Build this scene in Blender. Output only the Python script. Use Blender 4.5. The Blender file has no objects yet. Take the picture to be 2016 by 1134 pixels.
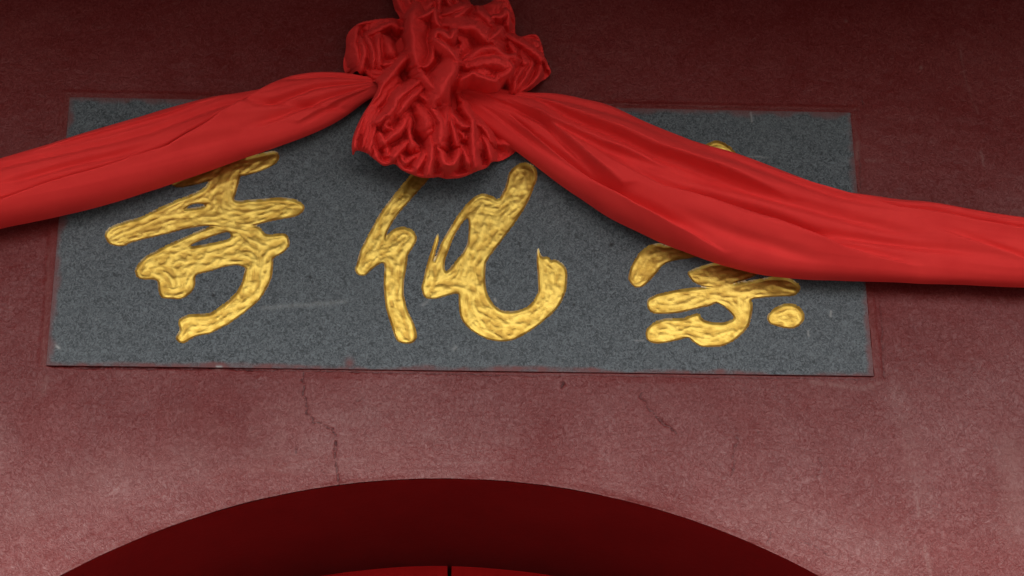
import bpy, math, random
import numpy as np

# ------------------------------------------------------------------ camera, sky, sun, exposure
scene = bpy.context.scene
Z0 = 3.52                       # height of the plaque's centre above the courtyard
F_PX = 4300.0                   # focal length in pixels of the 2016 px wide photograph
PITCH, YAW, ROLL = 0.44369395, 0.06344316, -0.01217656
CAM = np.array([-0.15243835, -3.88171836, Z0 - 1.96478385])


def cam_axes():
    cp, sp, cy, sy = math.cos(PITCH), math.sin(PITCH), math.cos(YAW), math.sin(YAW)
    f = np.array([sy * cp, cy * cp, sp])
    r = np.array([cy, -sy, 0.0])
    u = np.cross(r, f)
    return (math.cos(ROLL) * r + math.sin(ROLL) * u,
            math.cos(ROLL) * u - math.sin(ROLL) * r, f)


AR, AU, AF = cam_axes()
from mathutils import Matrix
cd = bpy.data.cameras.new('camera')
cd.sensor_width = 36.0
cd.lens = F_PX * 36.0 / 2016.0
cd.clip_start, cd.clip_end = 0.05, 2000.0
cam = bpy.data.objects.new('camera', cd)
scene.collection.objects.link(cam)
m = Matrix.Identity(4)
for i in range(3):
    m[i][0], m[i][1], m[i][2], m[i][3] = AR[i], AU[i], -AF[i], CAM[i]
cam.matrix_world = m
scene.camera = cam

SUN_EL, SUN_AZ = math.radians(43), math.radians(6)
world = bpy.data.worlds.new('World')
scene.world = world
world.use_nodes = True
wn = world.node_tree
bg = wn.nodes['Background']
sky = wn.nodes.new('ShaderNodeTexSky')
sky.sky_type = 'NISHITA'
sky.sun_disc = False
sky.sun_elevation = SUN_EL
sky.sun_rotation = math.pi - SUN_AZ
sky.air_density, sky.dust_density, sky.ozone_density = 1.0, 3.0, 1.0
hs = wn.nodes.new('ShaderNodeHueSaturation')      # an overcast, nearly colourless sky
hs.inputs['Saturation'].default_value = 0.35
wn.links.new(sky.outputs[0], hs.inputs['Color'])
wn.links.new(hs.outputs[0], bg.inputs['Color'])
bg.inputs['Strength'].default_value = 0.12

sl = bpy.data.lights.new('sun', 'SUN')
sl.energy = 1.5
sl.angle = math.radians(20)
sl.color = (1.0, 0.96, 0.9)
sun = bpy.data.objects.new('sun', sl)
sun.rotation_euler = (math.pi / 2 - SUN_EL, 0, SUN_AZ)
scene.collection.objects.link(sun)

scene.view_settings.view_transform = 'Standard'
scene.view_settings.look = 'None'
scene.view_settings.exposure = 1.18
scene.view_settings.gamma = 1.0


# ------------------------------------------------------------------ helpers
def at(p, y=0.0):
    """Point of the world on the plane Y=y that the photograph shows at pixel p."""
    p = np.atleast_2d(np.asarray(p, float))
    d = AF + ((p[:, :1] - 1008) / F_PX) * AR - ((p[:, 1:] - 567) / F_PX) * AU
    t = (y - CAM[1]) / d[:, 1]
    return CAM + t[:, None] * d


def hash2(ix, iy, seed):
    n = (ix.astype(np.int64) * 374761393 + iy.astype(np.int64) * 668265263 + seed * 974634777) & 0x7fffffff
    n = ((n ^ (n >> 13)) * 1274126177) & 0x7fffffff
    n = ((n ^ (n >> 15)) * 2246822519) & 0x7fffffff
    return ((n ^ (n >> 14)) & 0xffff) / 65535.0


def vnoise(x, y, seed=0):
    x, y = np.asarray(x, float), np.asarray(y, float)
    x, y = np.broadcast_arrays(x, y)
    ix, iy = np.floor(x), np.floor(y)
    fx, fy = x - ix, y - iy
    fx, fy = fx * fx * fx * (fx * (fx * 6 - 15) + 10), fy * fy * fy * (fy * (fy * 6 - 15) + 10)
    ix, iy = ix.astype(np.int64), iy.astype(np.int64)
    a, b = hash2(ix, iy, seed), hash2(ix + 1, iy, seed)
    c, d = hash2(ix, iy + 1, seed), hash2(ix + 1, iy + 1, seed)
    return (a + (b - a) * fx) * (1 - fy) + (c + (d - c) * fx) * fy - 0.5


def fbm(x, y, seed=0, octaves=4, gain=0.5):
    s, amp = 0.0, 1.0
    for o in range(octaves):
        s = s + amp * vnoise(x * 2 ** o, y * 2 ** o, seed + 17 * o)
        amp *= gain
    return s


def sstep(a, b, x):
    t = np.clip((x - a) / (b - a), 0, 1)
    return t * t * (3 - 2 * t)


def link(o, parent=None):
    scene.collection.objects.link(o)
    if parent is not None:
        o.parent = parent
    return o


def mesh_obj(name, verts, faces, mats, parent=None, smooth=True, mat_idx=None):
    me = bpy.data.meshes.new(name)
    verts = np.asarray(verts, np.float64)
    if isinstance(faces, np.ndarray):
        nf, k = faces.shape
        me.vertices.add(len(verts))
        me.vertices.foreach_set('co', verts.ravel())
        me.loops.add(nf * k)
        me.loops.foreach_set('vertex_index', faces.astype(np.int32).ravel())
        me.polygons.add(nf)
        me.polygons.foreach_set('loop_start', np.arange(0, nf * k, k, dtype=np.int32))
        me.polygons.foreach_set('loop_total', np.full(nf, k, np.int32))
    else:
        me.from_pydata([tuple(v) for v in verts], [], [tuple(f) for f in faces])
    if not isinstance(mats, (list, tuple)):
        mats = [mats]
    for mt in mats:
        me.materials.append(mt)
    if mat_idx is not None:
        me.polygons.foreach_set('material_index', np.asarray(mat_idx, np.int32))
    me.polygons.foreach_set('use_smooth', np.full(len(me.polygons), bool(smooth)))
    me.update(calc_edges=True)
    me.validate()
    return link(bpy.data.objects.new(name, me), parent)


def compact(verts, faces):
    used = np.unique(faces)
    remap = np.full(len(verts), -1)
    remap[used] = np.arange(len(used))
    return verts[used], remap[faces], used


def empty(name, loc, label, cat, group=None):
    o = bpy.data.objects.new(name, None)
    o.empty_display_size = 0.1
    o.location = loc
    o['label'], o['category'] = label, cat
    if group:
        o['group'] = group
    return link(o)


def child(o, parent):
    """Parent o to an Empty while leaving it where it stands in the world."""
    o.parent = parent
    o.matrix_parent_inverse = Matrix.Translation(-parent.location)
    return o


def grid_faces(nr, nc, wrap=False):
    r, c = np.meshgrid(np.arange(nr - 1), np.arange(nc if wrap else nc - 1), indexing='ij')
    c1 = (c + 1) % nc
    return np.stack([r * nc + c, r * nc + c1, (r + 1) * nc + c1, (r + 1) * nc + c], -1).reshape(-1, 4)


def box_data(x0, x1, y0, y1, z0, z1):
    v = [(x, y, z) for x in (x0, x1) for y in (y0, y1) for z in (z0, z1)]
    f = [(0, 1, 3, 2), (4, 6, 7, 5), (0, 4, 5, 1), (2, 3, 7, 6), (0, 2, 6, 4), (1, 5, 7, 3)]
    return v, f


# ------------------------------------------------------------------ materials
def nodes_of(name):
    mt = bpy.data.materials.new(name)
    mt.use_nodes = True
    nt = mt.node_tree
    return mt, nt, nt.nodes['Principled BSDF']


class NT:
    def __init__(self, nt):
        self.nt = nt
        self.co = nt.nodes.new('ShaderNodeTexCoord').outputs['Object']

    def mapping(self, scale=(1, 1, 1), rot=(0, 0, 0)):
        n = self.nt.nodes.new('ShaderNodeMapping')
        n.inputs['Scale'].default_value = scale
        n.inputs['Rotation'].default_value = rot
        self.nt.links.new(self.co, n.inputs[0])
        return n.outputs[0]

    def noise(self, scale, detail=3, rough=0.55, dist=0.0, vec=None, lac=2.0):
        n = self.nt.nodes.new('ShaderNodeTexNoise')
        n.inputs['Scale'].default_value = scale
        n.inputs['Detail'].default_value = detail
        n.inputs['Roughness'].default_value = rough
        n.inputs['Distortion'].default_value = dist
        self.nt.links.new(vec if vec is not None else self.co, n.inputs['Vector'])
        return n.outputs['Fac']

    def voronoi(self, scale, feature='F1', vec=None):
        n = self.nt.nodes.new('ShaderNodeTexVoronoi')
        n.feature = feature
        n.inputs['Scale'].default_value = scale
        self.nt.links.new(vec if vec is not None else self.co, n.inputs['Vector'])
        return n.outputs['Distance']

    def ramp(self, fac, stops):
        n = self.nt.nodes.new('ShaderNodeValToRGB')
        el = n.color_ramp.elements
        while len(el) < len(stops):
            el.new(0.5)
        for e, (p, c) in zip(el, stops):
            e.position = p
            e.color = (c, c, c, 1) if isinstance(c, (int, float)) else (*c, 1)
        self.nt.links.new(fac, n.inputs[0])
        return n.outputs[0]

    def mix(self, fac, a, b, mode='MIX'):
        n = self.nt.nodes.new('ShaderNodeMix')
        n.data_type = 'RGBA'
        n.blend_type = mode
        for s, v in ((n.inputs[0], fac), (n.inputs[6], a), (n.inputs[7], b)):
            if isinstance(v, (int, float)):
                s.default_value = v if s == n.inputs[0] else (v, v, v, 1)
            elif isinstance(v, tuple):
                s.default_value = (*v, 1)
            else:
                self.nt.links.new(v, s)
        return n.outputs[2]

    def math(self, op, a, b=0.0, clamp=False):
        n = self.nt.nodes.new('ShaderNodeMath')
        n.operation = op
        n.use_clamp = clamp
        for s, v in ((n.inputs[0], a), (n.inputs[1], b)):
            if isinstance(v, (int, float)):
                s.default_value = v
            else:
                self.nt.links.new(v, s)
        return n.outputs[0]

    def attr(self, name):
        n = self.nt.nodes.new('ShaderNodeAttribute')
        n.attribute_name = name
        return n.outputs['Color'], n.outputs['Fac']

    def sep(self, col):
        n = self.nt.nodes.new('ShaderNodeSeparateColor')
        self.nt.links.new(col, n.inputs[0])
        return n.outputs

    def bump(self, h, strength, distance, normal=None):
        n = self.nt.nodes.new('ShaderNodeBump')
        n.inputs['Strength'].default_value = strength
        n.inputs['Distance'].default_value = distance
        self.nt.links.new(h, n.inputs['Height'])
        if normal is not None:
            self.nt.links.new(normal, n.inputs['Normal'])
        return n.outputs[0]

    def set(self, bsdf, **kw):
        names = dict(color='Base Color', rough='Roughness', metal='Metallic', normal='Normal',
                     spec='Specular IOR Level', sheen='Sheen Weight', sheen_rough='Sheen Roughness',
                     sheen_tint='Sheen Tint', trans='Subsurface Weight')
        for k, v in kw.items():
            s = bsdf.inputs[names[k]]
            if isinstance(v, (int, float)):
                s.default_value = v
            elif isinstance(v, tuple):
                s.default_value = (*v, 1)
            else:
                self.nt.links.new(v, s)


def mat_wall():
    mt, nt, b = nodes_of('red_limewash')
    k = NT(nt)
    big = k.noise(2.2, 5, 0.6, 0.5)
    mid = k.noise(11, 4, 0.6, 0.6)
    worm = k.noise(118, 3, 0.62, 1.7)
    fine = k.noise(330, 2, 0.6, 0.8)
    base = k.mix(k.ramp(big, [(0.36, 0.0), (0.66, 1.0)]), (0.1265, 0.01265, 0.0119), (0.1562, 0.01907, 0.01767))
    base = k.mix(k.ramp(mid, [(0.40, 0.0), (0.72, 0.5)]), base, (0.173, 0.0279, 0.02604))
    base = k.mix(k.ramp(worm, [(0.34, 0.55), (0.54, 0.0)]), base, (0.09672, 0.008556, 0.008184))
    base = k.mix(k.ramp(worm, [(0.54, 0.0), (0.70, 0.45)]), base, (0.1906, 0.04278, 0.03999))
    base = k.mix(k.ramp(fine, [(0.58, 0.0), (0.76, 0.3)]), base, (0.1906, 0.05208, 0.04929))
    col, _ = k.attr('wear')
    s = k.sep(col)
    base = k.mix(s[1], base, (0.2278, 0.1023, 0.093))       # rubbed, chalky streaks
    base = k.mix(s[2], base, (0.1414, 0.01655, 0.01358))     # newer paint round the plaque
    base = k.mix(s[0], base, (0.03906, 0.003255, 0.003534))     # cracks
    spec = k.math('MULTIPLY', k.ramp(worm, [(0.36, 0.5), (0.64, 1.0)]), k.ramp(big, [(0.35, 0.24), (0.65, 0.46)]))
    k.set(b, color=base, rough=k.ramp(mid, [(0.3, 0.31), (0.7, 0.41)]), spec=spec)
    n1 = k.bump(worm, 0.45, 0.0024)
    n2 = k.bump(fine, 0.22, 0.0008, n1)
    k.set(b, normal=n2)
    return mt


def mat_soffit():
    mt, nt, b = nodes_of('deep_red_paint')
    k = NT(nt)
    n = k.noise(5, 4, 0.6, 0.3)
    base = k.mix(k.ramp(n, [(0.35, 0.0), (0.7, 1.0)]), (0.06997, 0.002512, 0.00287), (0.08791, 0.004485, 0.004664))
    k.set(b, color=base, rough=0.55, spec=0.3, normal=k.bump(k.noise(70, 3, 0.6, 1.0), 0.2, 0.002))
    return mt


def mat_door():
    mt, nt, b = nodes_of('red_door_lacquer')
    k = NT(nt)
    n = k.noise(3, 4, 0.6, 0.3, k.mapping((8, 8, 0.6)))
    base = k.mix(k.ramp(n, [(0.35, 0.0), (0.7, 1.0)]), (0.62, 0.0040, 0.0060), (0.70, 0.0070, 0.0080))
    k.set(b, color=base, rough=0.5, spec=0.2, normal=k.bump(n, 0.15, 0.001))
    return mt


def mat_granite():
    mt, nt, b = nodes_of('dark_granite')
    k = NT(nt)
    g1 = k.noise(125, 3, 0.72, 1.8)
    g2 = k.noise(210, 2, 0.6, 0.5)
    g3 = k.noise(48, 2, 0.5, 0.5)
    cloud = k.noise(3.0, 4, 0.6)
    base = k.mix(k.ramp(g1, [(0.38, 0.0), (0.62, 1.0)]), (0.02039, 0.02583, 0.03059), (0.1224, 0.1414, 0.1536))
    base = k.mix(k.ramp(g2, [(0.62, 0.0), (0.74, 0.5)]), base, (0.1941, 0.2033, 0.208))
    base = k.mix(k.ramp(g3, [(0.69, 0.0), (0.74, 0.7)]), base, (0.01665, 0.01849, 0.02402))
    base = k.mix(k.ramp(cloud, [(0.35, 0.0), (0.7, 0.22)]), base, (0.1063, 0.1184, 0.1201))
    col, _ = k.attr('wear')
    s = k.sep(col)
    base = k.mix(s[0], base, (0.1526, 0.03697, 0.03513))       # red paint smeared over its edge
    base = k.mix(s[1], base, (0.3328, 0.3328, 0.3236))          # chips and scratches
    base = k.mix(s[2], base, (0.005546, 0.005546, 0.006471))       # pits
    k.set(b, color=base, rough=0.62, spec=0.4, normal=k.bump(g1, 0.35, 0.0015))
    return mt


def mat_gold():
    mt, nt, b = nodes_of('gold_leaf_paint')
    k = NT(nt)
    col, _ = k.attr('wear')
    s = k.sep(col)
    base = k.mix(s[2], (0.50, 0.300, 0.048), (0.74, 0.510, 0.108))
    base = k.mix(s[0], base, (0.20, 0.075, 0.018))        # browner at the rim and in the deeper cuts
    base = k.mix(s[1], base, (0.80, 0.70, 0.52))          # broken pale line along the edge
    k.set(b, color=base, metal=k.math('SUBTRACT', 0.85, k.math('MULTIPLY', s[0], 0.4)), rough=0.43,
          normal=k.bump(k.noise(260, 3, 0.65, 0.8), 0.40, 0.0012))
    return mt


def mat_cloth():
    mt, nt, b = nodes_of('red_polyester_silk')
    k = NT(nt)
    n = k.noise(14, 3, 0.6, 0.3)
    base = k.mix(k.ramp(n, [(0.3, 0.0), (0.7, 1.0)]), (0.71, 0.032, 0.030), (0.77, 0.040, 0.036))
    k.set(b, color=base, rough=0.75, spec=0.12, sheen=0.04, sheen_rough=0.4, sheen_tint=(1.0, 0.45, 0.4),
          normal=k.bump(k.noise(420, 2, 0.5), 0.12, 0.0006))
    return mt


def mat_simple(name, c0, c1, rough=0.6, scale=8.0):
    mt, nt, b = nodes_of(name)
    k = NT(nt)
    n = k.noise(scale, 4, 0.6, 0.2)
    k.set(b, color=k.mix(k.ramp(n, [(0.3, 0.0), (0.7, 1.0)]), c0, c1), rough=rough,
          normal=k.bump(n, 0.2, 0.004))
    return mt


def mat_paving():
    mt, nt, b = nodes_of('stone_paving')
    k = NT(nt)
    br = nt.nodes.new('ShaderNodeTexBrick')
    br.inputs['Scale'].default_value = 1.0
    br.inputs['Brick Width'].default_value = 0.8
    br.inputs['Row Height'].default_value = 0.4
    br.inputs['Mortar Size'].default_value = 0.006
    br.inputs['Color1'].default_value = (0.15, 0.145, 0.135, 1)
    br.inputs['Color2'].default_value = (0.115, 0.112, 0.105, 1)
    br.inputs['Mortar'].default_value = (0.05, 0.05, 0.045, 1)
    nt.links.new(k.co, br.inputs['Vector'])
    n = k.noise(4, 5, 0.6)
    k.set(b, color=k.mix(k.ramp(n, [(0.3, 0.0), (0.7, 0.35)]), br.outputs['Color'], (0.10, 0.095, 0.085)), rough=0.8,
          normal=k.bump(n, 0.3, 0.01))
    return mt


M_WALL, M_SOFFIT, M_DOOR = mat_wall(), mat_soffit(), mat_door()
M_GRANITE, M_GOLD, M_CLOTH = mat_granite(), mat_gold(), mat_cloth()
M_WOOD = mat_simple('dark_red_timber', (0.075, 0.018, 0.015), (0.11, 0.028, 0.022), 0.6)
M_TILE = mat_simple('grey_roof_tile', (0.09, 0.095, 0.10), (0.16, 0.165, 0.17), 0.7)
M_PAVE = mat_paving()

# ------------------------------------------------------------------ the ground
v = [(-600, -600, 0), (600, -600, 0), (600, 600, 0), (-600, 600, 0)]
ground = mesh_obj('ground', v, [(0, 1, 2, 3)], M_PAVE, smooth=False)
ground['kind'] = 'structure'

# ------------------------------------------------------------------ the gate: wall, arch, doors, eave
AX, AZ, ARAD = -0.02987, Z0 - 1.90270, 1.38571
DEPTH = 0.525
WALL_TOP = 4.62
PW, PH = 1.6, 0.59226
gate = empty('temple_gate', (AX, 0.0, 0.0),
             'dark red plastered gate wall with an arched doorway under its deep eave', 'gate')


def arch_z(x):
    return AZ + np.sqrt(np.maximum(ARAD ** 2 - (x - AX) ** 2, 0))


def seg_dist(x, z, pts):
    """Distance of the points to a polyline and the position 0..1 along it."""
    d = np.full(np.shape(x), 1e9)
    s = np.zeros(np.shape(x))
    n = len(pts) - 1
    for i in range(n):
        a, b2 = pts[i], pts[i + 1]
        e = b2 - a
        t = np.clip(((x - a[0]) * e[0] + (z - a[1]) * e[1]) / (e @ e), 0, 1)
        dd = np.hypot(x - a[0] - t * e[0], z - a[1] - t * e[1])
        s = np.where(dd < d, (i + t) / n, s)
        d = np.minimum(d, dd)
    return d, s


def wp(pts):
    return at(pts)[:, [0, 2]]


X0, X1, ZT = -1.26, 1.44, 4.16
nx, nz = 1180, 560
gx = np.linspace(X0, X1, nx)
tt = np.linspace(0, 1, nz)
bot = arch_z(gx)
GX = np.repeat(gx[:, None], nz, 1)
GZ = bot[:, None] + (ZT - bot[:, None]) * tt[None]
x, z = GX, GZ
PX = x - 0.0
PZ = z - Z0
rr = np.hypot(x - AX, z - AZ)
th = np.arctan2(x - AX, z - AZ)
fade = sstep(0, 0.05, x - X0) * sstep(0, 0.05, X1 - x) * sstep(0, 0.04, ZT - z)
# hand-trowelled plaster: broad waves, flat trowel facets, fine lumps, strokes that follow the arch
h = 0.0045 * fbm(x * 2.6, z * 3.0, 3, 2) + 0.0010 * fbm(x * 14, z * 17, 5, 2) + 0.0005 * fbm(x * 60, z * 70, 8, 2)
h += 0.0012 * np.abs(fbm(x * 9 + 2 * z, z * 22, 11, 2)) * sstep(-0.1, 0.3, fbm(x * 2, z * 2, 12, 2) + 0.1)
band = np.exp(-((rr - ARAD - 0.05) / 0.07) ** 2)
h += band * (0.0005 * fbm(th * 3.2, (rr - ARAD) * 75, 21, 3) + 0.0003 * fbm(th * 8, (rr - ARAD) * 160, 22, 2))
h += 0.0022 * sstep(0.085, 0.050, rr - ARAD + 0.02 * fbm(th * 4, th * 0, 24, 3)) * sstep(0.6, -0.1, th)
h -= 0.0012 * np.exp(-((rr - ARAD) / 0.006) ** 2) * (0.6 + 1.6 * fbm(th * 30, th * 0 + 3, 25, 3))
crack = np.zeros_like(x)
pale = np.zeros_like(x)
fresh = np.zeros_like(x)


def local(w, pad):
    """Grid block round a polyline (rows are columns of the wall, so cut in x only) and the mask within it."""
    i0, i1 = np.searchsorted(gx, [w[:, 0].min() - pad, w[:, 0].max() + pad])
    return slice(max(i0 - 1, 0), min(i1 + 1, nx))


def add_crack(pts, width, depth, strength=1.0, wob=0.002, seed=1):
    w = wp(pts)
    k_ = local(w, 0.03)
    xl, zl = x[k_], z[k_]
    m_ = (zl > w[:, 1].min() - 0.03) & (zl < w[:, 1].max() + 0.03)
    xl, zl = xl[m_], zl[m_]
    jx = wob * 4 * fbm(xl * 70, zl * 70, seed, 3, 0.6)
    jz = wob * 4 * fbm(xl * 70, zl * 70, seed + 50, 3, 0.6)
    d, s = seg_dist(xl + jx, zl + jz, w)
    wd = width * (0.55 + 0.9 * (vnoise(s * 14, s * 0, seed + 9) + 0.5)) * np.clip(8 * s * (1 - s) + 0.35, 0, 1)
    wd = np.maximum(wd * 0.42, 0.0011)
    mk = np.exp(-(d / wd) ** 2)
    h[k_][m_] -= depth * mk
    crack[k_][m_] = np.maximum(crack[k_][m_], strength * 0.85 * np.clip(mk * 1.2, 0, 1))


def add_pale(pts, width, strength, seed=1, broken=0.5):
    w = wp(pts)
    pad = 0.02 + 3 * width
    k_ = local(w, pad)
    xl, zl = x[k_], z[k_]
    m_ = (zl > w[:, 1].min() - pad) & (zl < w[:, 1].max() + pad)
    xl, zl = xl[m_], zl[m_]
    d, s = seg_dist(xl + 0.004 * fbm(xl * 60, zl * 60, seed, 2), zl + 0.004 * fbm(xl * 60, zl * 60, seed + 7, 2), w)
    mk = np.exp(-(d / width) ** 2) * np.clip(1 - broken + 2.2 * broken * (vnoise(s * 22, s * 0, seed + 3) + 0.35), 0, 1)
    pale[k_][m_] = np.maximum(pale[k_][m_], strength * mk)


add_crack([(597, 728), (598, 765), (602, 790), (607, 812), (620, 828), (640, 838), (655, 842), (660, 862),
           (661, 888), (664, 905), (661, 925), (666, 950), (666, 985)], 0.0021, 0.003, 0.95, seed=31)
add_crack([(660, 860), (648, 875)], 0.0014, 0.001, 0.5, seed=32)
add_crack([(1262, 778), (1276, 800), (1290, 815), (1304, 832), (1320, 845), (1334, 854)], 0.0024, 0.002, 0.85, seed=33)
add_crack([(1300, 826), (1316, 842)], 0.0040, 0.002, 0.6, seed=34)
add_crack([(1110, 750), (1107, 765)], 0.0042, 0.002, 0.95, 0.001, 35)
add_crack([(1452, 842), (1450, 870), (1445, 900), (1440, 940)], 0.0013, 0.0012, 0.55, seed=36)
add_crack([(1580, 1062), (1610, 1080), (1640, 1098)], 0.0016, 0.0015, 0.6, seed=37)
add_crack([(1515, 1048), (1519, 1060), (1514, 1070)], 0.0013, 0.001, 0.6, seed=38)
add_crack([(1612, 900), (1615, 925), (1612, 945)], 0.0013, 0.001, 0.4, seed=39)
add_crack([(583, 880), (582, 892)], 0.0035, 0.0015, 0.8, 0.001, 40)
add_crack([(630, 930), (645, 943)], 0.0012, 0.001, 0.5, seed=41)
add_crack([(1488, 850), (1494, 856)], 0.0030, 0.001, 0.5, seed=42)
add_crack([(1698, 190), (1702, 210)], 0.0016, 0.001, 0.7, seed=43)
add_crack([(700, 790), (712, 782)], 0.0012, 0.001, 0.4, seed=44)
add_crack([(1436, 786), (1440, 789)], 0.0025, 0.001, 0.6, seed=46)
# the dark open joint under the plaque and the two plugged gaps in it
add_crack([(100, 720), (160, 724), (300, 725), (420, 727), (520, 729)], 0.0036, 0.008, 1.0, 0.0008, 51)
add_crack([(520, 729), (760, 733), (1000, 738)], 0.0018, 0.005, 0.8, 0.0008, 52)
add_crack([(1000, 738), (1300, 741), (1500, 744), (1720, 746)], 0.0016, 0.003, 0.55, 0.0008, 53)
add_crack([(484, 729), (498, 729)], 0.0050, 0.006, 1.0, 0.0005, 54)
add_crack([(688, 732), (708, 732)], 0.0048, 0.006, 1.0, 0.0005, 55)
# outlines of the mortar bed round the plaque
add_crack([(1733, 600), (1736, 660), (1739, 720), (1742, 745)], 0.0022, 0.002, 0.45, 0.001, 61)
add_crack([(1690, 300), (1694, 380)], 0.0026, 0.002, 0.5, 0.001, 62)
add_crack([(1100, 205), (1300, 209), (1500, 213), (1690, 219)], 0.0016, 0.0012, 0.35, 0.001, 63)
add_pale([(1680, 228), (1686, 280), (1690, 320)], 0.0022, 0.25, 71, 0.3)
add_pale([(1688, 282), (1687, 312)], 0.0045, 0.75, 72, 0.2)
add_pale([(1705, 316), (1745, 318)], 0.0030, 0.30, 73)
add_pale([(136, 196), (133, 275)], 0.0028, 0.35, 74, 0.3)
add_pale([(96, 490), (90, 600), (86, 720)], 0.0024, 0.30, 75, 0.4)
add_pale([(90, 745), (84, 775)], 0.0060, 0.35, 76, 0.5)
add_pale([(1893, 95), (1898, 150), (1910, 185), (1925, 225)], 0.0018, 0.35, 77, 0.6)
add_pale([(1930, 300), (1938, 328)], 0.0022, 0.5, 78, 0.4)
add_pale([(1811, 132), (1813, 134)], 0.0026, 0.8, 79, 0)
add_pale([(1664, 40), (1667, 43)], 0.0020, 0.5, 80, 0)
add_pale([(215, 975), (235, 960)], 0.0030, 0.5, 81, 0.4)
add_pale([(1800, 965), (1810, 1015)], 0.0035, 0.45, 82, 0.5)
add_pale([(1822, 1075), (1832, 1130)], 0.0040, 0.5, 83, 0.5)
add_pale([(1760, 770), (1790, 860), (1800, 930), (1830, 1010)], 0.018, 0.22, 84, 0.7)
add_pale([(1985, 880), (2000, 960), (2010, 1040)], 0.034, 0.40, 85, 0.4)
add_pale([(40, 1010), (140, 960), (260, 930), (420, 895)], 0.050, 0.20, 95, 0.4)
add_pale([(1500, 1000), (1640, 1060), (1780, 1100)], 0.045, 0.16, 96, 0.4)
add_pale([(1600, 752), (1700, 764), (1735, 752)], 0.006, 0.40, 86, 0.6)
add_pale([(420, 726), (437, 727)], 0.0030, 0.9, 87, 0.2)
add_pale([(880, 912), (1008, 910)], 0.0022, 0.35, 88, 0.5)
add_pale([(300, 960), (560, 895), (700, 870), (900, 858), (1010, 866)], 0.016, 0.12, 89, 0.6)
# rub marks along the rim of the arch
rim = np.exp(-((rr - ARAD - 0.001) / 0.0035) ** 2) * np.clip(0.5 + 2.0 * fbm(th * 40, th * 0 + 1, 90, 3), 0, 1)
np.maximum(pale, 0.16 * rim, out=pale)
strk = sstep(0.16, 0.34, fbm(th * 5, (rr - ARAD) * 110, 91, 3)) * np.exp(-((rr - ARAD - 0.04) / 0.05) ** 2)
np.maximum(pale, 0.05 * strk, out=pale)
blot = sstep(0.10, 0.42, fbm(x * 4.2, z * 5.5, 92, 4)) * sstep(3.35, 2.9, z) * (0.5 + 0.9 * sstep(-0.1, 0.2, fbm(x * 40, z * 60, 93, 3)))
np.maximum(pale, 0.22 * np.clip(blot, 0, 1), out=pale)
# the plaque's bed: the wall drops away behind the plaque, a raw lip of mortar and paint laps over its sides and top
rag = 0.0035 * fbm(x * 45, z * 45, 101, 3) + 0.0025 * fbm(x * 12, z * 12, 102, 2)
dl, dr = PX + PW / 2, PW / 2 - PX
db, dt = PZ + PH / 2, PH / 2 - PZ
din = np.minimum(np.minimum(dl + rag, dr + rag * 1.6), dt + 0.6 * rag) - 0.002
inside = np.minimum(din, db)
h = np.where(inside > -0.024, h * (1 - 0.75 * sstep(-0.024, -0.004, inside)), h)
lip = sstep(-0.022, -0.014, din) * sstep(0.004, 0.0005, din) * sstep(-0.006, 0.004, db)
h += 0.0014 * lip
fresh = np.maximum(fresh, 0.40 * lip)
h = h * fade
h = np.where(inside > 0.0015, -0.014, h)
Y = -h
verts = np.stack([GX, Y, GZ], -1).reshape(-1, 3)
faces = grid_faces(nx, nz)
ncore = len(verts)
# the rest of the wall: coarse flat panels round the worked part, jambs, top and back
extra_v, extra_f = [], []


def quad(a, b_, c, d):
    n = ncore + len(extra_v)
    extra_v.extend([a, b_, c, d])
    extra_f.append((n, n + 1, n + 2, n + 3))


WX0, WX1 = AX - 4.3, AX + 4.3
quad((WX0, 0, ZT), (WX1, 0, ZT), (WX1, 0, WALL_TOP), (WX0, 0, WALL_TOP))
for xa, xb, outer in ((X0, AX - ARAD, WX0), (X1, AX + ARAD, WX1)):
    n = 14
    for i in range(n):
        if abs(xb - AX) < abs(xa - AX):
            break
        p, q_ = xa + (xb - xa) * i / n, xa + (xb - xa) * (i + 1) / n
        quad((p, 0, arch_z(p)), (q_, 0, arch_z(q_)), (q_, 0, ZT), (p, 0, ZT))
    e = xb if abs(xb - AX) > abs(xa - AX) else xa
    lo = 0.0
    quad((AX + math.copysign(ARAD, e - AX), 0, 0), (outer, 0, 0), (outer, 0, ZT),
         (AX + math.copysign(ARAD, e - AX), 0, ZT))
quad((WX0, 0, 0), (WX0, DEPTH, 0), (WX0, DEPTH, WALL_TOP), (WX0, 0, WALL_TOP))
quad((WX1, 0, 0), (WX1, DEPTH, 0), (WX1, DEPTH, WALL_TOP), (WX1, 0, WALL_TOP))
quad((WX0, 0, WALL_TOP), (WX1, 0, WALL_TOP), (WX1, DEPTH, WALL_TOP), (WX0, DEPTH, WALL_TOP))
allv = np.vstack([verts, np.array(extra_v)])
allf = np.vstack([faces, np.array(extra_f)])
wall = child(mesh_obj('wall', allv, allf, M_WALL), gate)
wear = np.zeros((len(allv), 4), np.float32)
wear[:, 3] = 1
wear[:ncore, 0], wear[:ncore, 1], wear[:ncore, 2] = crack.ravel(), pale.ravel(), fresh.ravel()
wall.data.attributes.new('wear', 'FLOAT_COLOR', 'POINT').data.foreach_set('color', wear.ravel())
wall['label'] = 'uneven dark red plaster with cracks and rubbed pale patches'

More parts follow.
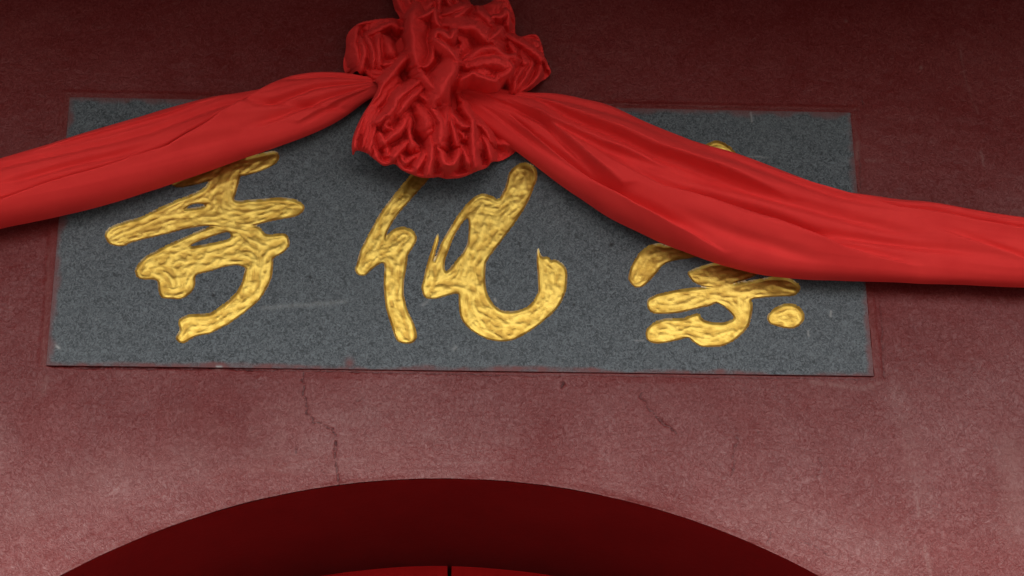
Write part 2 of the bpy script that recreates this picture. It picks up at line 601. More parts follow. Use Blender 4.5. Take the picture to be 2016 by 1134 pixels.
# soffit and jambs of the doorway
na, ny = 160, 10
ang = np.linspace(-math.pi / 2, math.pi / 2, na)
pts = []
for a in ang:
    pts.append((AX + ARAD * math.sin(a), AZ + ARAD * math.cos(a)))
pts = [(AX - ARAD, 0.0)] + pts + [(AX + ARAD, 0.0)]
sv = []
for (px_, pz_) in pts:
    for j in range(ny):
        yy = 0.001 + (DEPTH + 0.06) * j / (ny - 1)
        w_ = 0.003 * float(fbm(np.array(px_ * 5), np.array(yy * 7 + pz_ * 2), 120, 2)) if 0 < j < ny - 1 else 0.0
        sv.append((px_ * (1 - 0) + 0, yy, pz_ + w_))
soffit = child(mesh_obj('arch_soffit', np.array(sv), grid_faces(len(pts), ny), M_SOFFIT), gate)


# two door leaves closing the arch at its back, with a narrow gap between them
def door_leaf(sign, gap_x):
    n = 40
    e = AX + sign * (ARAD + 0.02)
    xs = np.linspace(gap_x, e, n)
    top = AZ + np.sqrt(np.maximum((ARAD + 0.02) ** 2 - (xs - AX) ** 2, 0))
    ve, fa = [], []
    for yy in (DEPTH, DEPTH + 0.05):
        for xx, t_ in zip(xs, top):
            ve += [(xx, yy, 0.02), (xx, yy, t_)]
    for i in range(n - 1):
        a = 2 * i
        fa += [(a, a + 2, a + 3, a + 1), (a + 2 * n, a + 1 + 2 * n, a + 3 + 2 * n, a + 2 + 2 * n)]
        fa += [(a + 1, a + 3, a + 3 + 2 * n, a + 1 + 2 * n)]
    fa.append((0, 1, 1 + 2 * n, 2 * n))
    return child(mesh_obj('door_leaf', ve, fa, M_DOOR, smooth=False), gate)


GAPX = float(at((885, 1125), DEPTH)[0, 0])
door_leaf(-1, GAPX - 0.0045)
door_leaf(1, GAPX + 0.0045)
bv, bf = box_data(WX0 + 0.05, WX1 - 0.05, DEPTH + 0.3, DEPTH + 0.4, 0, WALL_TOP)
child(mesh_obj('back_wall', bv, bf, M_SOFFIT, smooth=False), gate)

# the deep eave above the frame that shades the upper wall
EO, EZ0, EZ1 = 1.50, 4.62, 4.13
eave = child(mesh_obj('eave', [(WX0 - .4, .5, EZ0 + .12), (WX1 + .4, .5, EZ0 + .12), (WX1 + .4, -EO, EZ1 + 0.06), (WX0 - .4, -EO, EZ1 + 0.06),
                               (WX0 - .4, .5, EZ0 + .20), (WX1 + .4, .5, EZ0 + .20), (WX1 + .4, -EO, EZ1 + 0.14), (WX0 - .4, -EO, EZ1 + 0.14)],
                      [(0, 1, 2, 3), (7, 6, 5, 4), (3, 2, 6, 7), (0, 3, 7, 4), (1, 5, 6, 2), (0, 4, 5, 1)], M_WOOD, smooth=False), gate)
slope = math.atan2(EZ0 - EZ1, EO)


def tube(p0, p1, r, n=10, half=False):
    p0, p1 = np.array(p0, float), np.array(p1, float)
    d = (p1 - p0) / np.linalg.norm(p1 - p0)
    a = np.cross(d, (1, 0, 0))
    a /= np.linalg.norm(a)
    b_ = np.cross(d, a)
    ve = []
    for p in (p0, p1):
        for i in range(n):
            t = 2 * math.pi * i / n
            ve.append(p + r * (math.cos(t) * a + math.sin(t) * b_))
    fa = [(i, (i + 1) % n, n + (i + 1) % n, n + i) for i in range(n)] + [tuple(range(n))[::-1], tuple(range(n, 2 * n))]
    return ve, fa


def sub(name, me, loc, parent):
    o = bpy.data.objects.new(name, me)
    link(o)
    o.parent = parent
    o.location = loc
    return o


rv, rf = tube((0, 0.45, EZ0 + 0.05), (0, -EO + 0.04, EZ1 + 0.0), 0.045)
first = mesh_obj('rafter', rv, rf, M_WOOD)
first.parent = eave
tv, tf = tube((0, 0.5, EZ0 + 0.22), (0, -EO - 0.05, EZ1 + 0.16), 0.05)
tile0 = mesh_obj('roof_tile', tv, tf, M_TILE)
tile0.parent = eave
xs = np.arange(WX0 - 0.25, WX1 + 0.3, 0.22)
first.location.x = tile0.location.x = xs[0]
for xx in xs[1:]:
    sub('rafter', first.data, (xx, 0, 0), eave)
    sub('roof_tile', tile0.data, (xx, 0, 0), eave)

# ------------------------------------------------------------------ the plaque and its carved characters
plaque = empty('stone_plaque', (0, 0, Z0 - PH / 2),
               'dark grey granite plaque with three gilded cursive characters above the arch', 'plaque')


def poly_sdf(X, Z, poly, smooth=3):
    """Signed distance (positive inside) to a closed outline rounded by corner cutting."""
    p = np.array(poly, float)
    for _ in range(smooth):
        n = np.roll(p, -1, 0)
        p = np.stack([0.8 * p + 0.2 * n, 0.2 * p + 0.8 * n], 1).reshape(-1, 2)
    lo, hi = p.min(0) - 0.03, p.max(0) + 0.03
    out = np.full(X.shape, -0.03)
    sel = (X > lo[0]) & (X < hi[0]) & (Z > lo[1]) & (Z < hi[1])
    xs_, zs_ = X[sel], Z[sel]
    d = np.full(xs_.shape, 9.0)
    ins = np.zeros(xs_.shape, bool)
    n = np.roll(p, -1, 0)
    for a, b_ in zip(p, n):
        e = b_ - a
        L = e @ e
        if L < 1e-14:
            continue
        t = np.clip(((xs_ - a[0]) * e[0] + (zs_ - a[1]) * e[1]) / L, 0, 1)
        d = np.minimum(d, (xs_ - a[0] - t * e[0]) ** 2 + (zs_ - a[1] - t * e[1]) ** 2)
        c = (a[1] > zs_) != (b_[1] > zs_)
        if c.any():
            with np.errstate(divide='ignore', invalid='ignore'):
                xi = a[0] + (zs_ - a[1]) * e[0] / e[1]
            ins ^= c & (xs_ < xi)
    d = np.sqrt(d)
    out[sel] = np.where(ins, d, -d)
    return out


CH1_A = [(205.5, 466), (208, 455), (219, 445), (248, 434.5), (277, 428), (306, 412), (345, 395), (399.5, 372.5), (408, 363),
         (413, 350), (425, 330), (440, 300), (470, 288), (486, 300), (480, 325), (473, 350), (466, 375), (458, 396), (497, 393),
         (555, 388), (582, 392), (597, 401), (600, 408), (597, 417), (584, 426), (536, 434.5), (507, 442), (480, 448), (458, 450),
         (409, 444), (397.6, 445), (364.6, 450), (326, 461), (287, 469.5), (254, 478), (246, 484), (229, 484), (215, 480)]
CH1_B = [(409, 447), (341, 476), (306, 494), (285, 505), (269.5, 522), (264.5, 534), (269.5, 545.6), (281, 550.5), (310, 549.5),
         (311, 571), (317, 586.5), (333.5, 588), (356.7, 589), (374, 578.6), (384, 565), (384, 540), (409, 535), (448.5, 523),
         (466, 521.5), (483.5, 526), (481.5, 536), (477.6, 553.5), (466, 575), (446.5, 594), (423, 610.7), (411, 617.5),
         (374, 618.5), (358.6, 623), (350, 633), (354.8, 650.5), (345, 662), (349, 672), (362.5, 676.6), (374, 668), (389.7, 660),
         (415, 657), (436, 644.6), (448.5, 639), (481.5, 615.5), (508.6, 594), (526, 567), (536, 543.7), (537.7, 520.5),
         (537.7, 507), (555, 499), (569, 485.5), (571, 476), (565, 461), (555, 459), (524, 462.7), (514.5, 451), (506, 443),
         (480, 438), (440, 440)]
CH1_C = [(335, 364), (353, 370), (384, 364), (412, 356), (440, 352), (473, 347), (493, 343), (516, 336), (536, 327), (549, 316),
         (550, 303), (540, 296), (500, 305), (450, 318), (400, 333), (350, 352)]
CH1_NEG = [[(360, 412), (378, 402), (392, 400), (405, 404), (390, 407.5)],
           [(372, 485), (386, 477), (400, 471.4), (429, 461), (452, 455), (456, 469.5), (425, 477), (409, 480), (386, 484)]]
CH2_A = [(822, 330), (807, 345), (791, 365), (769, 392), (748, 420.5), (729, 455.4), (711.7, 487), (705, 508), (703, 519.5),
         (698, 530.6), (704, 541.7), (719.7, 543), (732, 529), (756, 514), (757, 534), (755.4, 557.6), (757, 586), (761, 611.6),
         (769, 637), (777, 661), (781.6, 672), (794, 676), (811.7, 676), (821, 666), (819.7, 653), (811.7, 629), (804, 616),
         (797.5, 595.7), (794, 573.5), (796.7, 541.7), (802, 513), (802, 504.6), (807, 495), (819.7, 476), (821, 465),
         (811.7, 452), (794, 445), (778, 449), (765.7, 458.6), (759, 473), (762.5, 455.4), (770.5, 441), (784.8, 419),
         (807, 395), (826, 373), (840, 358.6), (852, 340), (840, 325)]
CH2_B = [(1008, 333), (1001, 342), (996.5, 365), (985, 390), (978, 392.5), (967, 384.5), (950.7, 380), (934.6, 387), (918.6, 401.7),
         (902.5, 422), (886.5, 447.6), (869, 477), (860, 502), (854, 515), (858, 495), (864.5, 470), (862.4, 457), (856, 473),
         (845, 507), (837, 532), (834.5, 547.6), (829.7, 563), (832.6, 580.6), (839, 588), (858.8, 588), (878, 582.5),
         (903.4, 575.7), (903.4, 596), (904.4, 615.5), (909, 631), (924.8, 648.5), (944, 661), (963.6, 669), (990.7, 672.7),
         (1014, 668), (1033, 658), (1062.5, 638.8), (1091.6, 613.6), (1107, 592), (1116, 567), (1117, 538), (1113, 524),
         (1099, 512.7), (1090.6, 510), (1086, 514), (1080, 505), (1070, 506), (1065, 503), (1059.6, 486), (1057.6, 495),
         (1056.7, 518.5), (1059.6, 547.6), (1060.5, 573), (1052.8, 590), (1039, 604), (1020, 611.6), (1000.4, 612.6),
         (987, 610.6), (973, 600), (961.6, 584.5), (956, 567), (955, 543.7), (956, 518.5), (959.7, 510.7), (976, 489),
         (999, 459), (1017, 434), (1038, 401.7), (1049, 374), (1058.5, 349), (1057, 335), (1049, 324), (1033, 319), (1019.5, 322.6)]
CH2_NEG = [[(922, 427), (924, 447.6), (921, 479.7), (909.4, 500), (895.7, 516), (879.6, 535), (876, 532), (875, 516),
            (882, 493.4), (895.7, 461), (911.7, 436)]]
CH3_A = [(1236, 551), (1239, 534), (1247.5, 515), (1260, 496), (1277, 483), (1298, 478), (1311, 483), (1334, 480), (1365, 483),
         (1400, 490), (1410, 497), (1389, 503), (1347, 510), (1321.6, 514), (1304.7, 521), (1290, 540), (1277, 555),
         (1264.4, 565), (1249.6, 566)]
CH3_B = [(1351, 535), (1376.6, 525.6), (1400, 518), (1419, 517), (1437, 515), (1480, 512), (1500, 520), (1498.5, 534),
         (1481.5, 546.7), (1450, 556), (1424.4, 566), (1389, 566), (1368, 557), (1359.7, 549)]
CH3_C = [(1273, 595.4), (1276, 588), (1283.5, 582.7), (1304.7, 576.4), (1347, 568), (1393.5, 563.7), (1450, 556), (1498.5, 549),
         (1519.6, 544.6), (1547, 545.7), (1562, 551), (1574.6, 560.5), (1575.7, 572), (1564, 582.7), (1528, 583.7), (1477, 588),
         (1482.6, 599.6), (1479.4, 625), (1473, 644), (1462.5, 656.7), (1443.5, 671.5), (1422, 682), (1401, 683), (1380, 683),
         (1366, 673.8), (1355.4, 663), (1338.5, 668.5), (1315, 673.8), (1290, 677), (1273, 670.6), (1270.8, 656.8), (1273, 646),
         (1287.7, 633.5), (1311, 626), (1342.8, 627), (1364, 618.7), (1376.6, 615.6), (1381, 627), (1393.5, 632.5), (1401, 634.5),
         (1424.4, 635.6), (1441, 629), (1446.6, 625), (1435, 612), (1424.4, 601.7), (1409.6, 595.4), (1402, 600.7), (1368, 608),
         (1338.5, 615.6), (1311, 617.7), (1287.7, 617.7), (1276, 610)]
CH3_D = [(1509, 627), (1513, 616.5), (1528, 604), (1545, 597.5), (1562, 597.5), (1576.7, 606), (1584, 616.5), (1583, 631),
         (1572.5, 642), (1557.7, 647), (1536.5, 644), (1515.4, 637.7)]
CH3_E = [(1376, 294), (1388, 285), (1402, 278), (1413, 276), (1426, 281), (1440, 291), (1452, 304), (1452, 325), (1440, 345),
         (1415, 335), (1395, 315)]
PY = -0.0035                     # front face of the stone, a little proud of the plaster
hp = 0.0022
npx, npz = int(PW / hp), int(PH / hp)
ax_ = np.linspace(-PW / 2, PW / 2, npx)
az_ = np.linspace(Z0 - PH / 2, Z0 + PH / 2, npz)
QX, QZ = np.meshgrid(ax_, az_, indexing='ij')
jag = 0.0006


def strokes(pos, neg=()):
    jx = jag * fbm(QX * 70, QZ * 70, 140, 2)
    jz = jag * fbm(QX * 70, QZ * 70, 141, 2)
    s = np.full(QX.shape, -0.03)
    for p in pos:
        s = np.maximum(s, poly_sdf(QX + jx, QZ + jz, at(p, PY)[:, [0, 2]]))
    for p in neg:
        s = np.minimum(s, -poly_sdf(QX + jx, QZ + jz, at(p, PY)[:, [0, 2]]))
    return s + 0.0003


S1 = strokes([CH1_A, CH1_B, CH1_C], CH1_NEG)
S2a, S2b = strokes([CH2_A]), strokes([CH2_B], CH2_NEG)
S3a, S3b, S3c, S3d = strokes([CH3_A]), strokes([CH3_B, CH3_C]), strokes([CH3_D]), strokes([CH3_E])
pieces = [S1, S2a, S2b, S3a, S3b, S3c, S3d]
SALL = np.max(pieces, 0)
# snap the grid lines nearest to each outline onto it, so that the edges of the carving are clean
gxx = np.gradient(SALL, hp, axis=0)
gzz = np.gradient(SALL, hp, axis=1)
gl = np.maximum(np.hypot(gxx, gzz), 1e-6)
near = (np.abs(SALL) < 0.55 * hp)
mv = np.where(near, np.clip(SALL / gl, -hp, hp), 0)
SX = QX - mv * gxx / gl
SZ = QZ - mv * gzz / gl
sd = np.where(near, 0.0, SALL)
# carved floor: sloping sides, chisel cuts lying along the strokes, a lumpy coat of gold
def box_blur(a, n, times=2):
    for _ in range(times):
        for ax in (0, 1):
            p = np.pad(a, [(n + 1, n) if i == ax else (0, 0) for i in (0, 1)], 'edge').cumsum(ax)
            a = (p[2 * n + 1:] - p[:-2 * n - 1]) / (2 * n + 1) if ax == 0 else (p[:, 2 * n + 1:] - p[:, :-2 * n - 1]) / (2 * n + 1)
    return a


# direction of the strokes from the outlines, and chisel cuts drawn out along it
jxx, jzz, jxz = box_blur(gxx * gxx, 7), box_blur(gzz * gzz, 7), box_blur(gxx * gzz, 7)
dirn = 0.5 * np.arctan2(2 * jxz, jxx - jzz) + math.pi / 2 + 0.35 * fbm(QX * 25, QZ * 25, 155, 2)


def along(src, half):
    acc = src.copy()
    for sgn in (1, -1):
        fx, fz = np.meshgrid(np.arange(npx, dtype=float), np.arange(npz, dtype=float), indexing='ij')
        for _ in range(half):
            ii = np.clip(np.rint(fx).astype(int), 0, npx - 1)
            kk = np.clip(np.rint(fz).astype(int), 0, npz - 1)
            fx += sgn * np.cos(dirn[ii, kk])
            fz += sgn * np.sin(dirn[ii, kk])
            acc += src[np.clip(np.rint(fx).astype(int), 0, npx - 1), np.clip(np.rint(fz).astype(int), 0, npz - 1)]
    return acc / (2 * half + 1)


wn_ = np.random.default_rng(9).standard_normal(QX.shape)
cut = along(box_blur(wn_, 1, 1), 3)
cut = 0.34 * cut / cut.std() + 0.30 * fbm(SX * 45, SZ * 45, 150, 2)
chis = fbm(SX * 140, SZ * 140, 151, 2)
depth = 0.0050 * sstep(0.0, 0.0040, sd)
rough_ = sstep(0.002, 0.010, sd) * (0.0012 * cut + 0.0006 * chis)
face_h = 0.0005 * fbm(SX * 30, SZ * 30, 160, 3)
PYV = np.where(sd > 0, PY + depth + rough_, PY + np.where(sd < 0, face_h, 0))
pv = np.stack([SX, PYV, SZ], -1).reshape(-1, 3)
pf = grid_faces(npx, npz)[:, ::-1]
cent = [p.reshape(-1)[pf].mean(1) for p in pieces]
sdf_c = np.max(cent, 0)
own = np.argmax(cent, 0)
stone_f = pf[sdf_c <= 0]
vv, ff, used = compact(pv, stone_f)
n0 = len(vv)
# sides of the slab
e0 = [( -PW / 2, PY, Z0 - PH / 2), (PW / 2, PY, Z0 - PH / 2), (PW / 2, PY, Z0 + PH / 2), (-PW / 2, PY, Z0 + PH / 2)]
e1 = [(a, 0.03, c) for a, _, c in e0]
vv = np.vstack([vv, e0, e1])
sf = np.array([(n0 + i, n0 + (i + 1) % 4, n0 + 4 + (i + 1) % 4, n0 + 4 + i) for i in range(4)])
slab = child(mesh_obj('slab', vv, np.vstack([ff, sf]), [M_GRANITE, M_WALL], mat_idx=[0] * len(ff) + [1] * 4), plaque)
wr = np.zeros((n0 + 8, 4), np.float32)
wr[:, 3] = 1
lx, lz = SX.ravel()[used], SZ.ravel()[used]
eb = lz - (Z0 - PH / 2)
smear = sstep(0.010, 0.0, eb - 0.012 * fbm(lx * 14, lz * 14, 170, 3)) * (0.35 + 0.9 * np.clip(fbm(lx * 60, lz * 60, 171, 2) + 0.3, 0, 1))
side = np.minimum(np.minimum(lx + PW / 2, PW / 2 - lx), Z0 + PH / 2 - lz)
smear = np.maximum(smear, 0.7 * sstep(0.014, 0.0, side + 0.012 * fbm(lx * 30, lz * 30, 172, 3)))
sp = at((688, 715), PY)[0]
smear = np.maximum(smear, 0.8 * np.exp(-(np.hypot((lx - sp[0]), (lz - sp[2]) * 0.8) / 0.008) ** 2))
wr[:n0, 0] = np.clip(smear, 0, 0.85)
chip = np.zeros(n0)
for a, b_, w_, st in (((520, 606), (680, 594), 0.0045, 0.22), ((1478, 222), (1479, 240), 0.002, 0.5), ((1472, 308), (1512, 310), 0.0018, 0.45),
                      ((112, 682), (116, 684), 0.003, 0.9), ((428, 722), (434, 722), 0.003, 0.9), ((974, 588), (976, 592), 0.0026, 0.7),
                      ((1636, 613), (1637, 624), 0.002, 0.7), ((1590, 652), (1591, 662), 0.002, 0.7), ((1250, 670), (1270, 671), 0.0018, 0.4),
                      ((834, 600), (846, 588), 0.0035, 0.35), ((893, 688), (898, 684), 0.003, 0.35)):
    pa, pb = at([a, b_], PY)[:, [0, 2]]
    d_, s_ = seg_dist(lx + 0.003 * fbm(lx * 80, lz * 80, 181, 2), lz + 0.003 * fbm(lx * 80, lz * 80, 182, 2), np.array([pa, pb]))
    chip = np.maximum(chip, st * np.exp(-(d_ / w_) ** 2))
wr[:n0, 1] = chip
pit = np.zeros(n0)
for c, r_ in (((1204, 482), 0.0045), ((420, 582), 0.003), ((610, 545), 0.003), ((203, 250), 0.003), ((1130, 600), 0.003)):
    pc = at(c, PY)[0]
    pit = np.maximum(pit, np.exp(-(np.hypot(lx - pc[0], lz - pc[2]) / r_) ** 2))
wr[:n0, 2] = np.clip(pit * 1.3, 0, 1)
slab.data.attributes.new('wear', 'FLOAT_COLOR', 'POINT').data.foreach_set('color', wr.ravel())


def character(ids, parent, name, label=None):
    fsel = pf[(sdf_c > 0) & np.isin(own, ids)]
    v_, f_, u_ = compact(pv, fsel)
    o = mesh_obj(name, v_, f_, M_GOLD)
    a = np.zeros((len(v_), 4), np.float32)
    a[:, 3] = 1
    s_ = sd.ravel()[u_]
    jit = fbm(v_[:, 0] * 60, v_[:, 2] * 60, 190, 3)
    cv = cut.ravel()[u_]
    a[:, 0] = np.clip(sstep(0.0022, 0.0, s_ + 0.004 * jit) * 0.22 + 0.16 * sstep(0.15, 0.7, cv), 0, 0.9)
    a[:, 1] = np.clip(sstep(0.0016, 0.0, s_) * sstep(0.0, 0.25, jit), 0, 1) * 0.8
    a[:, 2] = sstep(0.5, -0.45, cv + 0.4 * jit)
    o.data.attributes.new('wear', 'FLOAT_COLOR', 'POINT').data.foreach_set('color', a.ravel())
    if label:
        o['label'] = label
    return o


c1 = child(character([0], None, 'carved_character', 'leftmost gilded character'), plaque)
c2 = child(character([2], None, 'carved_character', 'middle gilded character'), plaque)
c2s = character([1], None, 'stroke')
c2s.parent = c2
c3 = child(character([4], None, 'carved_character', 'rightmost gilded character'), plaque)
for i in (3, 5, 6):
    st = character([i], None, 'stroke')
    st.parent = c3

# ------------------------------------------------------------------ the silk garland: two drapes and the rosette between them
garland = empty('silk_garland', (0.0, -0.01, Z0 + 0.3),
                'red silk garland with a crumpled rosette draped across the granite plaque', 'garland')


def drape(xs_, up, lo, creases, seed, thick=0.58, back=0.012):
    """A hanging swag: a flattened, twisted tube whose edges follow the given curves."""
    nu, nv, nb = len(xs_), 150, 24
    yu = np.interp(xs_, *zip(*up))
    yl = np.interp(xs_, *zip(*lo))
    ker = np.hanning(31)
    ker /= ker.sum()
    yu = np.convolve(np.pad(yu, 15, 'edge'), ker, 'valid')
    yl = np.convolve(np.pad(yl, 15, 'edge'), ker, 'valid')
    P = []
    Yc = -0.036
    top = at(np.stack([xs_, yu], 1), Yc)
    low = at(np.stack([xs_, yl], 1), Yc)
    mid, half = (top + low) / 2, (top - low) / 2
    L = np.linalg.norm(half, axis=1)
    # straighten the parameter along the swag in metres
    s = np.concatenate([[0], np.cumsum(np.linalg.norm(np.diff(mid, axis=0), axis=1))])
    phi = np.linspace(0, math.pi, nv)
    v_ = (1 - np.cos(phi)) / 2
    S, V = np.meshgrid(s, v_, indexing='ij')
    XX = np.repeat(xs_[:, None], nv, 1)
    bulge = np.sin(phi)[None] ** 0.62 * (L * thick)[:, None]
    amp = (L / 0.075)[:, None]
    D = np.zeros_like(S)
    for cr in creases:
        pts_, hgt, kind, wid = cr
        cx, cy = np.array([p[0] for p in pts_], float), np.array([p[1] for p in pts_], float)
        o = np.argsort(cx)
        cx, cy = cx[o], cy[o]
        vk = (np.interp(xs_, cx, cy) - yu) / np.maximum(yl - yu, 1)
        fo = sstep(cx[0] - 40, cx[0] + 0.3 * (cx[-1] - cx[0]), xs_) * sstep(cx[-1] + 40, cx[-1] - 0.3 * (cx[-1] - cx[0]), xs_)
        if cx[0] <= -380 or kind[-1] == '*':
            fo = np.ones_like(xs_)
        wob = 0.02 * fbm(S * 7, V * 0, seed + 5, 2)
        t = V - vk[:, None] + wob
        if kind[0] == 'd':       # the cloth below the line lies over the cloth above it
            prof = np.where(t > 0, np.exp(-t / wid) * sstep(0, 0.034, t), 0) - 0.35 * np.exp(-((t + 0.03) / 0.04) ** 2)
        elif kind[0] == 'u':     # the cloth above the line lies over the cloth below it
            prof = np.where(t < 0, np.exp(t / wid) * sstep(0, 0.034, -t), 0) - 0.35 * np.exp(-((t - 0.03) / 0.04) ** 2)
        elif kind[0] == 'g':     # soft groove
            prof = -np.exp(-(t / wid) ** 2)
        else:                    # ridge
            prof = np.exp(-np.abs(t / wid) ** 1.3)
        D += 1.9 * hgt * fo[:, None] * prof
    # pulled threads and long soft ripples running with the cloth
    D += 0.0070 * fbm(S * 1.3 + 0.5 * V, V * 5 - S * 1.1, seed, 2) + 0.0006 * fbm(S * 5, V * 22 - S * 3, seed + 1, 2)
    D += 0.0004 * np.abs(fbm(S * 26, V * 9, seed + 2, 2))
    edge = np.sin(phi)[None] ** 0.5
    Yf = Yc - bulge - D * edge * amp
    cosf = np.cos(phi)[None]
    wv = 0.0040 * fbm(S * 6, V * 0 + 3, seed + 8, 3)
    FX = mid[:, None, 0] + half[:, None, 0] * cosf
    FZ = mid[:, None, 2] + half[:, None, 2] * cosf + wv * cosf - 0.10 * D * edge
    # back half, pressed flat against the wall
    phb = np.linspace(math.pi, 2 * math.pi, nb + 2)[1:-1]
    cb = np.cos(phb)[None]
    BX = mid[:, None, 0] + half[:, None, 0] * cb
    BZ = mid[:, None, 2] + half[:, None, 2] * cb + wv[:, :1] * cb
    BY = np.minimum(Yc + np.abs(np.sin(phb))[None] * np.minimum(L * 0.5, 0.020)[:, None], -0.006)
    X = np.concatenate([FX, BX], 1)
    Yy = np.concatenate([Yf, BY + 0 * BX], 1)
    Zz = np.concatenate([FZ, BZ], 1)
    return np.stack([X, Yy, Zz], -1).reshape(-1, 3), grid_faces(nu, nv + nb, wrap=True)[:, ::-1]


LU = [(-420, 470), (-400, 462), (-200, 385), (0, 317), (60, 300), (140, 278), (240, 250), (330, 222), (420, 198), (540, 177), (565, 163),
      (610, 152), (680, 148), (740, 154), (800, 158), (870, 160)]
LL = [(-420, 478), (-400, 520), (-330, 535), (-200, 505), (0, 452), (100, 432), (200, 405), (300, 375), (400, 340), (500, 305), (600, 270), (660, 244), (700, 217),
      (730, 190), (800, 180), (870, 178)]
LC = [([(-400, 500), (-200, 470), (0, 421), (188, 365), (339, 316), (415, 271), (490, 218), (543, 176), (600, 120)], 0.019, 'd', 0.55),
      ([(300, 332), (350, 303), (430, 262)], 0.006, 'u', 0.10),
      ([(-400, 490), (0, 345), (150, 318), (300, 283), (450, 225)], 0.005, 'g', 0.06),
      ([(0, 385), (160, 345), (300, 312)], 0.005, 'g', 0.05),
      ([(60, 320), (200, 285), (330, 250), (450, 205)], 0.004, 'u', 0.20),
      ([(520, 232), (620, 192), (740, 165)], 0.008, 'g', 0.05),
      ([(480, 275), (600, 228), (680, 196), (740, 172)], 0.008, 'g', 0.06),
      ([(590, 258), (660, 220), (730, 180)], 0.007, 'u', 0.12),
      ([(560, 176), (640, 166), (740, 160)], 0.006, 'g', 0.05)]
xs_l = np.linspace(-420, 868, 420)
dv, df = drape(xs_l, LU, LL, LC, 200)
child(mesh_obj('drape', dv, df, M_CLOTH), garland)['label'] = 'drape hanging to the left of the rosette'
RU = [(860, 160), (930, 168), (985, 180), (1030, 189), (1100, 195), (1190, 215), (1280, 255), (1370, 292), (1450, 315), (1560, 352), (1660, 384), (1760, 399),
      (1850, 405), (1960, 425), (2016, 432), (2250, 455), (2440, 478), (2470, 490)]
RL = [(860, 178), (900, 205), (940, 240), (1000, 285), (1060, 330), (1120, 375), (1200, 430), (1300, 480), (1400, 515), (1500, 540), (1600, 552),
      (1750, 553), (1900, 562), (2016, 567), (2250, 570), (2420, 545), (2470, 498)]
RC = [([(1000, 195), (1045, 208), (1116, 252), (1201, 290), (1282, 326), (1400, 365), (1550, 420)], 0.012, 'u', 0.22),
      ([(930, 205), (1000, 240), (1050, 285), (1110, 333), (1170, 378), (1240, 424), (1312, 462), (1420, 508)], 0.014, 'd', 0.20),
      ([(1000, 215), (1060, 250), (1110, 300), (1166, 352), (1220, 395)], 0.012, 'u', 0.16),
      ([(1180, 330), (1300, 398), (1400, 425), (1529, 462), (1650, 508), (1800, 535)], 0.011, 'd', 0.30),
      ([(1450, 330), (1650, 392), (1760, 428), (1900, 452), (2016, 472), (2300, 500)], 0.012, 'd', 0.30),
      ([(1240, 320), (1330, 368), (1500, 410), (1650, 450), (1850, 500)], 0.006, 'g', 0.07),
      ([(1840, 475), (1940, 505), (2016, 530), (2300, 548)], 0.008, 'd', 0.20),
      ([(1730, 405), (1850, 416), (1960, 440), (2016, 447), (2200, 468)], 0.009, 'd', 0.14),
      ([(1330, 450), (1450, 490), (1600, 530)], 0.004, 'g', 0.05),
      ([(935, 190), (1010, 225), (1080, 265), (1180, 315), (1300, 360)], 0.008, 'u', 0.12),
      ([(940, 212), (1000, 258), (1060, 305), (1130, 355), (1220, 405)], 0.006, 'g', 0.05),
      ([(930, 180), (1010, 196), (1080, 214), (1160, 236), (1260, 272)], 0.005, 'g', 0.06),
      ([(1300, 385), (1450, 440), (1600, 480), (1800, 505), (1950, 520)], 0.005, 'g', 0.05),
      ([(1380, 320), (1500, 358), (1640, 408), (1800, 445)], 0.004, 'g', 0.05)]
xs_r = np.linspace(862, 2470, 520)
dv, df = drape(xs_r, RU, RL, RC, 300, thick=0.50)
child(mesh_obj('drape', dv, df, M_CLOTH), garland)['label'] = 'drape hanging to the right of the rosette'

# iron nails in the wall that hold the far ends of the two drapes
for ex_p in ((-412, 476), (2462, 495)):
    e_ = at(ex_p, -0.036)[0]
    nv_, nf_ = tube((0, 0.02, 0), (0, -0.085, 0.006), 0.006)
    hv_, hf_ = tube((0, -0.085, 0.006), (0, -0.091, 0.0064), 0.012)
    nl = mesh_obj('nail', [tuple(p_) for p_ in nv_ + hv_], nf_ + [tuple(i_ + len(nv_) for i_ in f_) for f_ in hf_], M_TILE)
    nl.location = (e_[0], 0, e_[2])
    child(nl, garland)


def inside_poly(x_, z_, p):
    ins = np.zeros(x_.shape, bool)
    for a, b_ in zip(p, np.roll(p, -1, 0)):
        c = (a[1] > z_) != (b_[1] > z_)
        with np.errstate(divide='ignore', invalid='ignore'):
            xi = a[0] + (z_ - a[1]) * (b_[0] - a[0]) / (b_[1] - a[1])
        ins ^= c & (x_ < xi)
    return ins


def spline(pts, n=6):
    p = np.array(pts, float)
    if len(p) < 3:
        return p
    q = np.vstack([2 * p[0] - p[1], p, 2 * p[-1] - p[-2]])
    out = []
    for i in range(1, len(q) - 2):
        for t in np.linspace(0, 1, n, endpoint=False):
            a, b_, c, d = q[i - 1], q[i], q[i + 1], q[i + 2]
            out.append(0.5 * (2 * b_ + (c - a) * t + (2 * a - 5 * b_ + 4 * c - d) * t * t + (3 * b_ - a - 3 * c + d) * t ** 3))
    out.append(p[-1])
    return np.array(out)


